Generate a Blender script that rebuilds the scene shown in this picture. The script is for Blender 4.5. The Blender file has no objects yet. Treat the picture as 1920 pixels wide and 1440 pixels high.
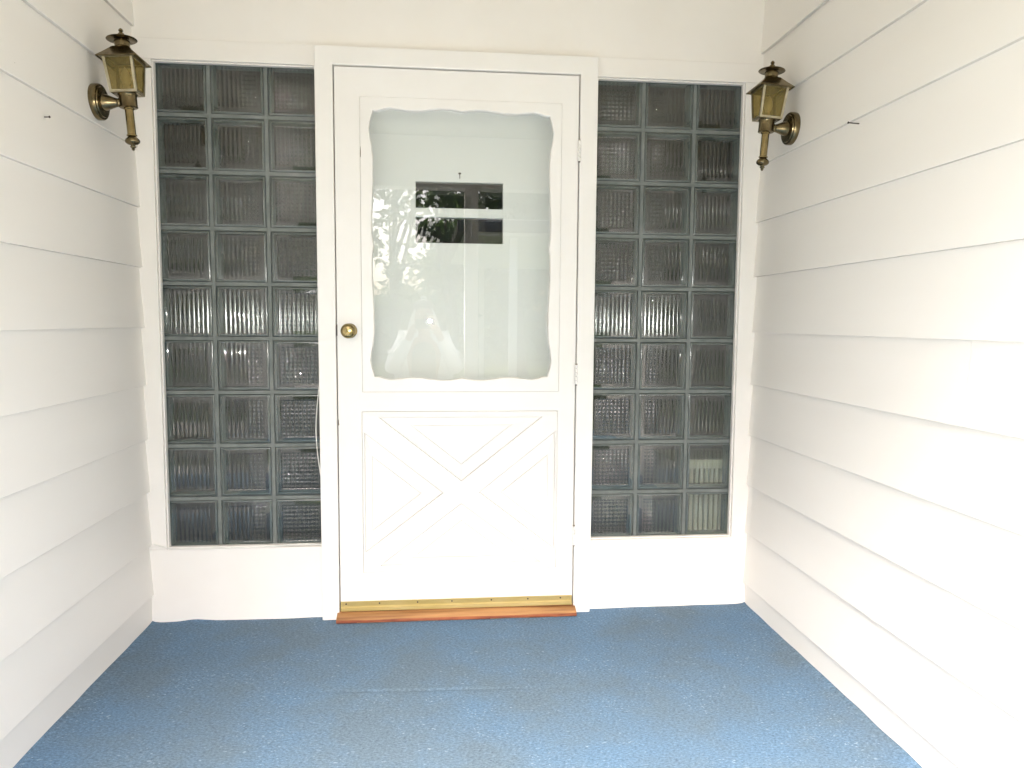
import bpy, bmesh, math, random
import numpy as np
from mathutils import Vector, Matrix, noise
from mathutils.geometry import delaunay_2d_cdt

random.seed(7)
rng = np.random.default_rng(7)
R = math.radians
scene = bpy.context.scene
COL = scene.collection

# ------------------------------------------------------------------ camera
F_PX, YAW, PITCH, ROLL = 1370.96, R(5.612), R(-4.833), R(0.406)
CAM = Vector((-0.012, -2.791, 1.1294))
fw = Vector((math.sin(YAW) * math.cos(PITCH), math.cos(YAW) * math.cos(PITCH), math.sin(PITCH)))
rt0 = Vector((math.cos(YAW), -math.sin(YAW), 0.0))
up0 = rt0.cross(fw)
rt = math.cos(ROLL) * rt0 + math.sin(ROLL) * up0
up = -math.sin(ROLL) * rt0 + math.cos(ROLL) * up0
cd = bpy.data.cameras.new('camera')
cd.sensor_fit = 'HORIZONTAL'
cd.sensor_width = 36.0
cd.lens = F_PX / 1920 * 36.0
cd.clip_start = 0.01
cd.clip_end = 2000
cam = bpy.data.objects.new('camera', cd)
M = Matrix((rt, up, -fw)).transposed().to_4x4()
M.translation = CAM
cam.matrix_world = M
COL.objects.link(cam)
scene.camera = cam

# ------------------------------------------------------------------ world, sun, exposure
SUN_EL, SUN_AZ = R(49), R(-164)         # azimuth from +Y towards +X: a veiled sun in front of the porch, to the left
w = bpy.data.worlds.new('World')
scene.world = w
w.use_nodes = True
nt = w.node_tree
bg = nt.nodes['Background']
sky = nt.nodes.new('ShaderNodeTexSky')
sky.sky_type = 'NISHITA'
sky.sun_disc = False
sky.sun_elevation = SUN_EL
sky.sun_rotation = SUN_AZ
sky.air_density = 0.7
sky.dust_density = 5.0
sky.ozone_density = 0.3
nt.links.new(sky.outputs[0], bg.inputs[0])
bg.inputs[1].default_value = 0.15
sd = bpy.data.lights.new('sun', 'SUN')
sd.energy = 1.0
sd.angle = R(40)
sd.color = (1.0, 0.95, 0.89)
sun = bpy.data.objects.new('sun', sd)
sdir = Vector((math.sin(SUN_AZ) * math.cos(SUN_EL), math.cos(SUN_AZ) * math.cos(SUN_EL), math.sin(SUN_EL)))
sun.rotation_euler = sdir.to_track_quat('Z', 'Y').to_euler()
sun.location = (0, 0, 12)
COL.objects.link(sun)
scene.view_settings.view_transform = 'Standard'
scene.view_settings.look = 'None'
scene.view_settings.exposure = 2.96
scene.view_settings.gamma = 1.0
scene.view_settings.use_curve_mapping = False
scene.render.engine = 'CYCLES'
cy = scene.cycles
cy.max_bounces = 12
cy.diffuse_bounces = 6
cy.glossy_bounces = 6
cy.transmission_bounces = 8
cy.transparent_max_bounces = 24
cy.caustics_reflective = False
cy.caustics_refractive = False
cy.sample_clamp_indirect = 6.0
cy.use_denoising = True
cy.use_adaptive_sampling = True
cy.adaptive_threshold = 0.02


# ------------------------------------------------------------------ materials
def new_mat(name):
    m = bpy.data.materials.new(name)
    m.use_nodes = True
    return m, m.node_tree, m.node_tree.nodes['Principled BSDF']


def N(t, kind, **kw):
    n = t.nodes.new(kind)
    for k, v in kw.items():
        if k in n.inputs:
            n.inputs[k].default_value = v
        else:
            setattr(n, k, v)
    return n


def surf(name, c1, c2=None, rough=0.5, scale=8.0, detail=4.0, bump=0.0, bscale=None, metal=0.0, spec=0.5, lo=0.35, hi=0.65, stretch=None, bdist=0.002):
    m, t, p = new_mat(name)
    p.inputs['Roughness'].default_value = rough
    p.inputs['Metallic'].default_value = metal
    p.inputs['Specular IOR Level'].default_value = spec
    tc = N(t, 'ShaderNodeTexCoord')
    mp = N(t, 'ShaderNodeMapping')
    if stretch:
        mp.inputs['Scale'].default_value = stretch
    t.links.new(tc.outputs['Object'], mp.inputs[0])
    if c2 is None:
        p.inputs['Base Color'].default_value = (*c1, 1)
    else:
        nz = N(t, 'ShaderNodeTexNoise', Scale=scale, Detail=detail, Roughness=0.6)
        t.links.new(mp.outputs[0], nz.inputs['Vector'])
        cr = N(t, 'ShaderNodeValToRGB')
        cr.color_ramp.elements[0].position = lo
        cr.color_ramp.elements[1].position = hi
        cr.color_ramp.elements[0].color = (*c1, 1)
        cr.color_ramp.elements[1].color = (*c2, 1)
        t.links.new(nz.outputs[0], cr.inputs[0])
        t.links.new(cr.outputs[0], p.inputs['Base Color'])
    if bump:
        bn = N(t, 'ShaderNodeTexNoise', Scale=bscale or scale * 6, Detail=3.0)
        t.links.new(mp.outputs[0], bn.inputs['Vector'])
        b = N(t, 'ShaderNodeBump', Strength=bump, Distance=bdist)
        t.links.new(bn.outputs[0], b.inputs['Height'])
        t.links.new(b.outputs[0], p.inputs['Normal'])
    return m


MAT = {}
MAT['paint'] = surf('white_trim_paint', (0.81, 0.775, 0.73), (0.84, 0.81, 0.77), rough=0.42, scale=2.2, bump=0.12, bscale=90, bdist=0.0006)
MAT['door_paint'] = surf('white_door_paint', (0.81, 0.785, 0.75), (0.84, 0.82, 0.79), rough=0.36, scale=3.0, bump=0.10, bscale=70, bdist=0.0005)
MAT['siding'] = surf('siding_paint', (0.80, 0.765, 0.715), (0.84, 0.81, 0.765), rough=0.5, scale=1.6, bump=0.25, bscale=40, stretch=(1, 0.12, 1), bdist=0.0008)
MAT['lap_edge'] = surf('shaded_lap_edge', (0.60, 0.56, 0.51), (0.70, 0.665, 0.615), rough=0.8, scale=12, stretch=(1, 0.2, 1))  # underside tone paints in the shadow line below each lap
MAT['inner_door'] = surf('inner_door_paint', (0.79, 0.80, 0.78), (0.82, 0.83, 0.81), rough=0.45, scale=2.0)
MAT['ceiling'] = surf('tan_ceiling_boards', (0.58, 0.52, 0.42), (0.64, 0.58, 0.48), rough=0.6, scale=3, stretch=(6, 0.5, 1))
MAT['groove'] = surf('dark_joint', (0.10, 0.075, 0.05), (0.22, 0.18, 0.13), rough=0.9, scale=30)  # one dark brown tone for joints, stops, gasket, pins and bare chips
MAT['brass'] = surf('antique_brass', (0.15, 0.115, 0.060), (0.26, 0.205, 0.115), rough=0.27, scale=25, metal=1.0)
MAT['brass_bright'] = surf('polished_brass', (0.28, 0.215, 0.095), (0.38, 0.30, 0.15), rough=0.22, scale=20, metal=1.0)
MAT['cage_brass'] = surf('highlit_pale_brass', (0.42, 0.37, 0.25), (0.58, 0.53, 0.40), rough=0.28, scale=30, metal=0.9)  # paler than the other brass: silvery highlight painted into the cage bars
MAT['sweep'] = surf('brass_anodised_strip', (0.60, 0.45, 0.16), (0.70, 0.54, 0.24), rough=0.4, scale=14, metal=0.75, stretch=(0.3, 1, 1))
MAT['dark_metal'] = surf('dark_rusty_metal', (0.03, 0.022, 0.016), (0.07, 0.04, 0.025), rough=0.6, scale=60)
MAT['wood'] = surf('varnished_orange_wood', (0.19, 0.080, 0.028), (0.45, 0.235, 0.095), rough=0.38, scale=7, detail=6, bump=0.25, bscale=30, stretch=(0.35, 6, 6))
MAT['wood_dark'] = surf('worn_dark_wood_edge', (0.14, 0.03, 0.014), (0.36, 0.11, 0.04), rough=0.5, scale=10, detail=6, stretch=(0.6, 4, 4))
MAT['mortar'] = surf('grey_green_mortar', (0.13, 0.145, 0.137), (0.19, 0.205, 0.193), rough=0.8, scale=14, bump=0.4, bscale=120)
MAT['cable'] = surf('white_cable', (0.72, 0.71, 0.66), rough=0.45)
MAT['concrete'] = surf('concrete', (0.30, 0.29, 0.27), (0.42, 0.41, 0.38), rough=0.85, scale=4, bump=0.4)
MAT['lawn'] = surf('lawn', (0.05, 0.09, 0.025), (0.10, 0.155, 0.045), rough=0.9, scale=3, detail=8, bump=0.6, bscale=30)
MAT['bark'] = surf('bark', (0.05, 0.035, 0.025), (0.12, 0.09, 0.065), rough=0.9, scale=6, bump=0.6)
MAT['room'] = surf('dim_room_plaster', (0.045, 0.042, 0.038), (0.065, 0.06, 0.055), rough=0.9, scale=2)  # room's darkness painted in: near-black walls and floor stand in for missing light
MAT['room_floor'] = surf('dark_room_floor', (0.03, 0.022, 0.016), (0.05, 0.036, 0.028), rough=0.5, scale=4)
MAT['cream'] = surf('cream_cloth', (0.62, 0.56, 0.45), (0.72, 0.66, 0.55), rough=0.9, scale=10)
MAT['crate_dark'] = surf('dark_stripe_gaps', (0.20, 0.18, 0.15), (0.26, 0.24, 0.20), rough=0.9, scale=8)
MAT['roof'] = surf('grey_roof', (0.07, 0.065, 0.06), (0.12, 0.11, 0.10), rough=0.9, scale=12)
MAT['jacket'] = surf('white_jacket', (0.82, 0.83, 0.86), (0.88, 0.89, 0.92), rough=0.8, scale=6, bump=0.5, bscale=20)
MAT['shirt'] = surf('dark_shirt', (0.06, 0.06, 0.065), (0.09, 0.09, 0.10), rough=0.9, scale=10)
MAT['trousers'] = surf('dark_trousers', (0.03, 0.035, 0.05), (0.05, 0.055, 0.075), rough=0.9, scale=10)
MAT['skin'] = surf('skin', (0.42, 0.27, 0.20), (0.50, 0.33, 0.25), rough=0.55, scale=12)
MAT['hair'] = surf('brown_hair', (0.04, 0.025, 0.015), (0.07, 0.045, 0.03), rough=0.6, scale=30)
MAT['phone'] = surf('black_phone', (0.02, 0.02, 0.022), rough=0.25)
MAT['gutter'] = surf('dark_gutter', (0.06, 0.05, 0.045), (0.09, 0.08, 0.07), rough=0.6, scale=8)


def carpet_mat():
    m, t, p = new_mat('blue_outdoor_carpet')
    p.inputs['Roughness'].default_value = 0.95
    p.inputs['Specular IOR Level'].default_value = 0.15
    tc = N(t, 'ShaderNodeTexCoord')
    vec = tc.outputs['Object']
    big = N(t, 'ShaderNodeTexNoise', Scale=2.6, Detail=6.0, Roughness=0.62)
    t.links.new(vec, big.inputs['Vector'])
    r1 = N(t, 'ShaderNodeValToRGB')
    e = r1.color_ramp.elements
    e[0].position, e[1].position = 0.40, 0.62
    e[0].color = (0.120, 0.172, 0.226, 1)
    e[1].color = (0.112, 0.190, 0.290, 1)
    t.links.new(big.outputs[0], r1.inputs[0])
    # fibre mottling, a few millimetres
    mp = N(t, 'ShaderNodeMapping')
    mp.inputs['Scale'].default_value = (1, 1.6, 1)
    mp.inputs['Rotation'].default_value = (0, 0, 0.25)
    t.links.new(vec, mp.inputs[0])
    fine = N(t, 'ShaderNodeTexNoise', Scale=115.0, Detail=4.0, Roughness=0.75)
    t.links.new(mp.outputs[0], fine.inputs['Vector'])
    r2 = N(t, 'ShaderNodeValToRGB')
    e = r2.color_ramp.elements
    e[0].position, e[1].position = 0.30, 0.72
    e[0].color = (0.50, 0.51, 0.53, 1)
    e[1].color = (1.42, 1.40, 1.36, 1)
    t.links.new(fine.outputs[0], r2.inputs[0])
    mul = N(t, 'ShaderNodeMix', data_type='RGBA', blend_type='MULTIPLY')
    mul.inputs[0].default_value = 1.0
    t.links.new(r1.outputs[0], mul.inputs[6])
    t.links.new(r2.outputs[0], mul.inputs[7])
    # pale lint flecks and dark specks: stretched cells, thresholded
    last = mul.outputs[2]
    for sc, rot, lo, hi, colr, st, mask_sc, mk in ((34.0, 0.35, 0.09, 0.20, (0.36, 0.45, 0.52), (1, 2.4, 1), 7.0, 0.50),
                                                   (62.0, -0.5, 0.10, 0.22, (0.38, 0.47, 0.55), (1, 2.0, 1), 5.0, 0.47),
                                                   (42.0, -0.6, 0.08, 0.18, (0.035, 0.05, 0.075), (1, 2.0, 1), 4.0, 0.48)):
        m2 = N(t, 'ShaderNodeMapping')
        m2.inputs['Scale'].default_value = st
        m2.inputs['Rotation'].default_value = (0, 0, rot)
        t.links.new(vec, m2.inputs[0])
        wob = N(t, 'ShaderNodeTexNoise', Scale=60.0, Detail=2.0)
        t.links.new(m2.outputs[0], wob.inputs['Vector'])
        add = N(t, 'ShaderNodeMix', data_type='RGBA', blend_type='LINEAR_LIGHT')
        add.inputs[0].default_value = 0.012
        t.links.new(m2.outputs[0], add.inputs[6])
        t.links.new(wob.outputs[1], add.inputs[7])
        vo = N(t, 'ShaderNodeTexVoronoi', Scale=sc)
        t.links.new(add.outputs[2], vo.inputs['Vector'])
        rr = N(t, 'ShaderNodeMapRange')
        rr.inputs[1].default_value, rr.inputs[2].default_value = lo, hi
        rr.inputs[3].default_value, rr.inputs[4].default_value = 1.0, 0.0
        t.links.new(vo.outputs['Distance'], rr.inputs[0])
        msk = N(t, 'ShaderNodeTexNoise', Scale=mask_sc, Detail=3.0)
        t.links.new(vec, msk.inputs['Vector'])
        mr = N(t, 'ShaderNodeMapRange')
        mr.inputs[1].default_value, mr.inputs[2].default_value = mk, mk + 0.12
        t.links.new(msk.outputs[0], mr.inputs[0])
        mm = N(t, 'ShaderNodeMath', operation='MULTIPLY')
        t.links.new(rr.outputs[0], mm.inputs[0])
        t.links.new(mr.outputs[0], mm.inputs[1])
        m3 = N(t, 'ShaderNodeMath', operation='MULTIPLY')
        m3.inputs[1].default_value = 0.55
        t.links.new(mm.outputs[0], m3.inputs[0])
        mx = N(t, 'ShaderNodeMix', data_type='RGBA')
        t.links.new(m3.outputs[0], mx.inputs[0])
        t.links.new(last, mx.inputs[6])
        mx.inputs[7].default_value = (*colr, 1)
        last = mx.outputs[2]
    t.links.new(last, p.inputs['Base Color'])
    b = N(t, 'ShaderNodeBump', Strength=0.7, Distance=0.003)
    t.links.new(fine.outputs[0], b.inputs['Height'])
    t.links.new(b.outputs[0], p.inputs['Normal'])
    return m


def thin_glass(name, tint, ior=1.5, rough=0.0, grime=0.0):
    """thin pane: Fresnel mix of see-through tint and mirror reflection"""
    m = bpy.data.materials.new(name)
    m.use_nodes = True
    t = m.node_tree
    t.nodes.clear()
    out = N(t, 'ShaderNodeOutputMaterial')
    tr = N(t, 'ShaderNodeBsdfTransparent')
    tr.inputs[0].default_value = (*tint, 1)
    gl = N(t, 'ShaderNodeBsdfGlossy')
    gl.inputs['Color'].default_value = (1, 1, 1, 1)
    gl.inputs['Roughness'].default_value = rough
    fr = N(t, 'ShaderNodeFresnel')
    fr.inputs['IOR'].default_value = ior
    geo = N(t, 'ShaderNodeNewGeometry')
    # keep the same reflectance from both sides of the pane
    mixn = N(t, 'ShaderNodeMixShader')
    lw = N(t, 'ShaderNodeLayerWeight')
    r0 = ((ior - 1) / (ior + 1)) ** 2
    pw = N(t, 'ShaderNodeMath', operation='POWER')
    pw.inputs[1].default_value = 5.0
    t.links.new(lw.outputs['Facing'], pw.inputs[0])
    ma = N(t, 'ShaderNodeMath', operation='MULTIPLY_ADD')
    ma.inputs[1].default_value = 1 - r0
    ma.inputs[2].default_value = r0
    t.links.new(pw.outputs[0], ma.inputs[0])
    t.links.new(ma.outputs[0], mixn.inputs[0])
    t.links.new(tr.outputs[0], mixn.inputs[1])
    t.links.new(gl.outputs[0], mixn.inputs[2])
    last = mixn.outputs[0]
    t.nodes.remove(fr)
    t.nodes.remove(geo)
    if grime:
        df = N(t, 'ShaderNodeBsdfDiffuse')
        df.inputs[0].default_value = (0.55, 0.57, 0.54, 1)
        m2 = N(t, 'ShaderNodeMixShader')
        m2.inputs[0].default_value = grime
        t.links.new(last, m2.inputs[1])
        t.links.new(df.outputs[0], m2.inputs[2])
        last = m2.outputs[0]
    t.links.new(last, out.inputs['Surface'])
    return m


MAT['carpet'] = carpet_mat()
MAT['pane'] = thin_glass('storm_door_glass', (0.945, 0.965, 0.955), ior=1.8, grime=0.02)
MAT['slot_pane'] = thin_glass('inner_window_glass', (0.5, 0.5, 0.48), ior=1.5)
MAT['block_face'] = thin_glass('glass_block_face', (0.88, 0.92, 0.90), ior=1.8, rough=0.035, grime=0.015)
MAT['block_rear'] = thin_glass('glass_block_rear', (0.74, 0.78, 0.75), ior=1.5, rough=0.12, grime=0.02)
MAT['block_rim'] = surf('glass_block_rim', (0.060, 0.074, 0.069), (0.095, 0.112, 0.105), rough=0.17, scale=9, spec=1.0)
MAT['block_edge'] = surf('glass_block_edge', (0.125, 0.155, 0.148), (0.175, 0.21, 0.20), rough=0.15, scale=7, spec=0.9)


def amber_mat():
    m = bpy.data.materials.new('amber_lantern_glass')
    m.use_nodes = True
    t = m.node_tree
    t.nodes.clear()
    out = N(t, 'ShaderNodeOutputMaterial')
    tr = N(t, 'ShaderNodeBsdfTransparent')
    tr.inputs[0].default_value = (0.80, 0.71, 0.44, 1)
    pr = N(t, 'ShaderNodeBsdfPrincipled')
    tc = N(t, 'ShaderNodeTexCoord')
    nz = N(t, 'ShaderNodeTexNoise', Scale=22.0, Detail=3.0)
    t.links.new(tc.outputs['Object'], nz.inputs['Vector'])
    cr = N(t, 'ShaderNodeValToRGB')
    cr.color_ramp.elements[0].color = (0.16, 0.125, 0.04, 1)
    cr.color_ramp.elements[1].color = (0.30, 0.235, 0.085, 1)
    t.links.new(nz.outputs[0], cr.inputs[0])
    t.links.new(cr.outputs[0], pr.inputs['Base Color'])
    pr.inputs['Roughness'].default_value = 0.12
    b = N(t, 'ShaderNodeBump', Strength=0.3, Distance=0.002)
    t.links.new(nz.outputs[0], b.inputs['Height'])
    t.links.new(b.outputs[0], pr.inputs['Normal'])
    mx = N(t, 'ShaderNodeMixShader')
    mx.inputs[0].default_value = 0.40
    t.links.new(tr.outputs[0], mx.inputs[1])
    t.links.new(pr.outputs[0], mx.inputs[2])
    t.links.new(mx.outputs[0], out.inputs['Surface'])
    return m


MAT['amber'] = amber_mat()


def emit_mat(name, c, s):
    m = bpy.data.materials.new(name)
    m.use_nodes = True
    t = m.node_tree
    t.nodes.clear()
    out = N(t, 'ShaderNodeOutputMaterial')
    e = N(t, 'ShaderNodeEmission')
    e.inputs[0].default_value = (*c, 1)
    e.inputs[1].default_value = s
    t.links.new(e.outputs[0], out.inputs['Surface'])
    return m


def leaf_mat(name, c1, c2):
    m = surf(name, c1, c2, rough=0.55, scale=1.5)
    t = m.node_tree
    p = t.nodes['Principled BSDF']
    out = [n for n in t.nodes if n.type == 'OUTPUT_MATERIAL'][0]
    tl = N(t, 'ShaderNodeBsdfTranslucent')
    tl.inputs[0].default_value = (c2[0] * 1.3, c2[1] * 1.4, c2[2] * 0.9, 1)
    mx = N(t, 'ShaderNodeMixShader')
    mx.inputs[0].default_value = 0.35
    t.links.new(p.outputs[0], mx.inputs[1])
    t.links.new(tl.outputs[0], mx.inputs[2])
    t.links.new(mx.outputs[0], out.inputs['Surface'])
    return m


MAT['leaf'] = leaf_mat('green_leaves', (0.035, 0.075, 0.018), (0.085, 0.15, 0.04))
MAT['leaf2'] = leaf_mat('pale_green_leaves', (0.06, 0.10, 0.03), (0.12, 0.17, 0.06))


# ------------------------------------------------------------------ mesh helpers
class MB:
    def __init__(s):
        s.v, s.f = [], []

    def add(s, vs, fs):
        o = len(s.v)
        s.v += [tuple(a) for a in vs]
        s.f += [tuple(i + o for i in f) for f in fs]
        return s

    def box(s, x0, x1, y0, y1, z0, z1):
        return s.add([(x0, y0, z0), (x1, y0, z0), (x1, y1, z0), (x0, y1, z0), (x0, y0, z1), (x1, y0, z1), (x1, y1, z1), (x0, y1, z1)],
                     [(0, 3, 2, 1), (4, 5, 6, 7), (0, 1, 5, 4), (1, 2, 6, 5), (2, 3, 7, 6), (3, 0, 4, 7)])

    def lathe(s, prof, origin=(0, 0, 0), axis=(0, 0, 1), seg=28):
        """prof: list of (radius, height along axis)"""
        a = Vector(axis).normalized()
        b = a.orthogonal().normalized()
        c = a.cross(b)
        o = Vector(origin)
        vs, fs = [], []
        for r, h in prof:
            for k in range(seg):
                t = 2 * math.pi * k / seg
                vs.append(o + a * h + (b * math.cos(t) + c * math.sin(t)) * max(r, 1e-5))
        n = len(prof)
        for i in range(n - 1):
            for k in range(seg):
                k2 = (k + 1) % seg
                fs.append((i * seg + k, i * seg + k2, (i + 1) * seg + k2, (i + 1) * seg + k))
        fs.append(tuple(reversed(range(seg))))
        fs.append(tuple((n - 1) * seg + k for k in range(seg)))
        return s.add(vs, fs)

    def tube(s, pts, rad, seg=8):
        pts = [Vector(p) for p in pts]
        rads = rad if isinstance(rad, (list, tuple)) else [rad] * len(pts)
        ref = None
        vs, fs = [], []
        for i, p in enumerate(pts):
            d = (pts[min(i + 1, len(pts) - 1)] - pts[max(i - 1, 0)]).normalized()
            if ref is None:
                ref = d.orthogonal().normalized()
            b = (ref - d * ref.dot(d)).normalized()
            ref = b
            c = d.cross(b)
            for k in range(seg):
                t = 2 * math.pi * k / seg
                vs.append(p + (b * math.cos(t) + c * math.sin(t)) * rads[i])
        for i in range(len(pts) - 1):
            for k in range(seg):
                k2 = (k + 1) % seg
                fs.append((i * seg + k, i * seg + k2, (i + 1) * seg + k2, (i + 1) * seg + k))
        fs.append(tuple(reversed(range(seg))))
        fs.append(tuple((len(pts) - 1) * seg + k for k in range(seg)))
        return s.add(vs, fs)

    def xf(s, m):
        s.v = [tuple(m @ Vector(a)) for a in s.v]
        return s

    def build(s, name, mat, parent=None, bevel=0.0, smooth=False, seg=2):
        me = bpy.data.meshes.new(name)
        me.from_pydata(s.v, [], s.f)
        me.update()
        bm = bmesh.new()
        bm.from_mesh(me)
        bmesh.ops.recalc_face_normals(bm, faces=bm.faces)
        if bevel:
            ed = [e for e in bm.edges if len(e.link_faces) == 2 and e.calc_face_angle(0) > 0.5]
            bmesh.ops.bevel(bm, geom=ed, offset=bevel, segments=seg, affect='EDGES', profile=0.5, clamp_overlap=True)
        bm.to_mesh(me)
        bm.free()
        return link(name, me, mat, parent, smooth)


def link(name, me, mat, parent=None, smooth=False):
    if mat is not None:
        me.materials.clear()
        me.materials.append(MAT[mat] if isinstance(mat, str) else mat)
    if smooth:
        me.polygons.foreach_set('use_smooth', [True] * len(me.polygons))
        if smooth != 'all':
            me.set_sharp_from_angle(angle=R(38))
    o = bpy.data.objects.new(name, me)
    COL.objects.link(o)
    if parent is not None:
        put_under(o, parent)
    return o


WORLD = {}


def put_under(o, parent):
    """parts are modelled in world coordinates; keep them there"""
    o.parent = parent
    o.matrix_parent_inverse = WORLD.get(parent.name, Matrix.Identity(4)).inverted()


def tag(o, label=None, cat=None, group=None, kind=None):
    if label:
        o['label'] = label
    if cat:
        o['category'] = cat
    if group:
        o['group'] = group
    if kind:
        o['kind'] = kind
    return o


def thing(name, label, cat, loc=(0, 0, 0), group=None):
    o = bpy.data.objects.new(name, None)
    o.empty_display_size = 0.1
    o.location = loc
    COL.objects.link(o)
    WORLD[o.name] = Matrix.Translation(Vector(loc))
    return tag(o, label, cat, group)


def inside(pt, poly):
    x, y = pt
    c = False
    n = len(poly)
    for i in range(n):
        x1, y1 = poly[i]
        x2, y2 = poly[(i + 1) % n]
        if (y1 > y) != (y2 > y) and x < (x2 - x1) * (y - y1) / (y2 - y1) + x1:
            c = not c
    return c


def plate(mb, outer, holes, y0, y1, hole_taper=None):
    """flat plate in the XZ plane with holes, front at y0 (towards the viewer), back at y1"""
    loops = [outer] + holes
    pts, edges = [], []
    for lp in loops:
        o = len(pts)
        pts += [Vector(p) for p in lp]
        edges += [(o + i, o + (i + 1) % len(lp)) for i in range(len(lp))]
    vv, ee, ff, *_ = delaunay_2d_cdt(pts, edges, [], 0, 1e-7)
    faces = []
    for f in ff:
        c = sum((vv[i] for i in f), Vector((0, 0))) / len(f)
        if inside(c, outer) and not any(inside(c, h) for h in holes):
            faces.append(tuple(f))
    n = len(vv)
    mb.add([(p.x, y0, p.y) for p in vv] + [(p.x, y1, p.y) for p in vv],
           faces + [tuple(i + n for i in reversed(f)) for f in faces])
    base = len(mb.v) - 2 * n
    cnt = {}
    for f in faces:
        for i in range(len(f)):
            a, b = f[i], f[(i + 1) % len(f)]
            cnt[(min(a, b), max(a, b))] = cnt.get((min(a, b), max(a, b)), 0) + 1
    for (a, b), c in cnt.items():
        if c == 1:
            mb.f.append((base + a, base + b, base + b + n, base + a + n))
    return mb


def rect(x0, x1, z0, z1):
    return [(x0, z0), (x1, z0), (x1, z1), (x0, z1)]


# ------------------------------------------------------------------ key sizes (metres; entry wall at y = 0, floor z = 0)
XL, XR = -1.073, 1.199            # lips of the siding boards
Y_END_L, Y_END_R = -2.62, -2.62   # where the side walls end
CEIL = 2.46
DX0, DX1, DZ0, DZ1 = -0.390, 0.500, 0.062, 2.036   # storm door
CX0, CX1, CZ1 = -0.457, 0.569, 2.104               # door casing outer
BL0, BR0, BZ0, P = -1.039, 0.558, 0.262, 0.2       # glass block grids
Y_F = -0.045                                       # front of storm door

# ------------------------------------------------------------------ structure: ground, slab, floor, ceiling
g = MB().add([(-400, -600, -0.36), (400, -600, -0.36), (400, 200, -0.36), (-400, 200, -0.36)], [(0, 1, 2, 3)]).build('ground', 'lawn')
tag(g, kind='structure')
p = MB().box(-1.9, 0.45, -7.0, -3.04, -0.40, -0.335).build('path', 'concrete', bevel=0.006)
tag(p, kind='structure')
p = MB().box(-9.0, -1.9, -7.0, -5.6, -0.40, -0.336).build('path', 'concrete', bevel=0.006)
tag(p, kind='structure')
s = MB().box(-1.30, 1.42, -2.72, 0.12, -0.36, -0.009).build('porch_slab', 'concrete', bevel=0.008)
tag(s, kind='structure')
s = MB().box(-1.10, 1.22, -3.04, -2.72, -0.36, -0.18).build('porch_step', 'concrete', bevel=0.008)
tag(s, kind='structure')


def carpet():
    nx, ny = 150, 560
    x0, x1, y0, y1 = -1.088, 1.212, -2.66, -0.028
    vs, fs = [], []
    for j in range(ny + 1):
        v = j / ny
        for i in range(nx + 1):
            u = i / nx
            x = x0 + (x1 - x0) * u
            y = y0 + (y1 - y0) * v
            z = 0.0016 * noise.noise((x * 3, y * 3, 1.7)) + 0.0008 * noise.noise((x * 11, y * 11, 4.2))
            # a faint crease running across in front of the door
            yc = -0.615 - 0.045 * (x + 0.02)
            a = max(0.0, 1 - abs(x + 0.02) / 0.42) ** 0.5
            z -= 0.0030 * a * math.exp(-((y - yc) / 0.0055) ** 2)
            # curls up a little against the wall panels, more at the left corner
            e = math.exp(-((y1 - y) / 0.018))
            z += e * (0.004 + 0.003 * noise.noise((x * 7, 0.3, 0)) + 0.007 * math.exp(-((x + 0.93) / 0.05) ** 2))
            z += 0.004 * math.exp(-(x - x0 - 0.012) / 0.014) * (1 + 0.4 * noise.noise((y * 9, 2, 0)))
            z += 0.004 * math.exp(-(x1 - 0.012 - x) / 0.014) * (1 + 0.4 * noise.noise((y * 9, 5, 0)))
            vs.append((x, y, z))
    for j in range(ny):
        for i in range(nx):
            a = j * (nx + 1) + i
            fs.append((a, a + 1, a + nx + 2, a + nx + 1))
    me = bpy.data.meshes.new('carpet_floor')
    me.from_pydata(vs, [], fs)
    o = link('carpet_floor', me, 'carpet', smooth='all')
    tag(o, kind='structure')


carpet()
c = MB().box(-1.25, 1.38, -2.66, 0.02, CEIL, CEIL + 0.03).build('porch_ceiling', 'ceiling')
tag(c, kind='structure')

# roof of the house over porch and entry (never in view; shades the place as a roof does)
rf = thing('house_roof', 'grey roof of the house above the porch and entry', 'roof', (0, 0, CEIL + 0.03))
MB().box(-5.2, 4.2, -2.88, 5.2, CEIL + 0.034, CEIL + 0.20).build('roof_deck', 'roof', rf)
MB().box(-5.2, 4.2, -2.93, -2.884, CEIL - 0.02, CEIL + 0.20).build('fascia', 'paint', rf)
MB().box(-5.2, 4.2, -2.88, -2.82, CEIL + 0.005, CEIL + 0.03).build('soffit', 'paint', rf)


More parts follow.
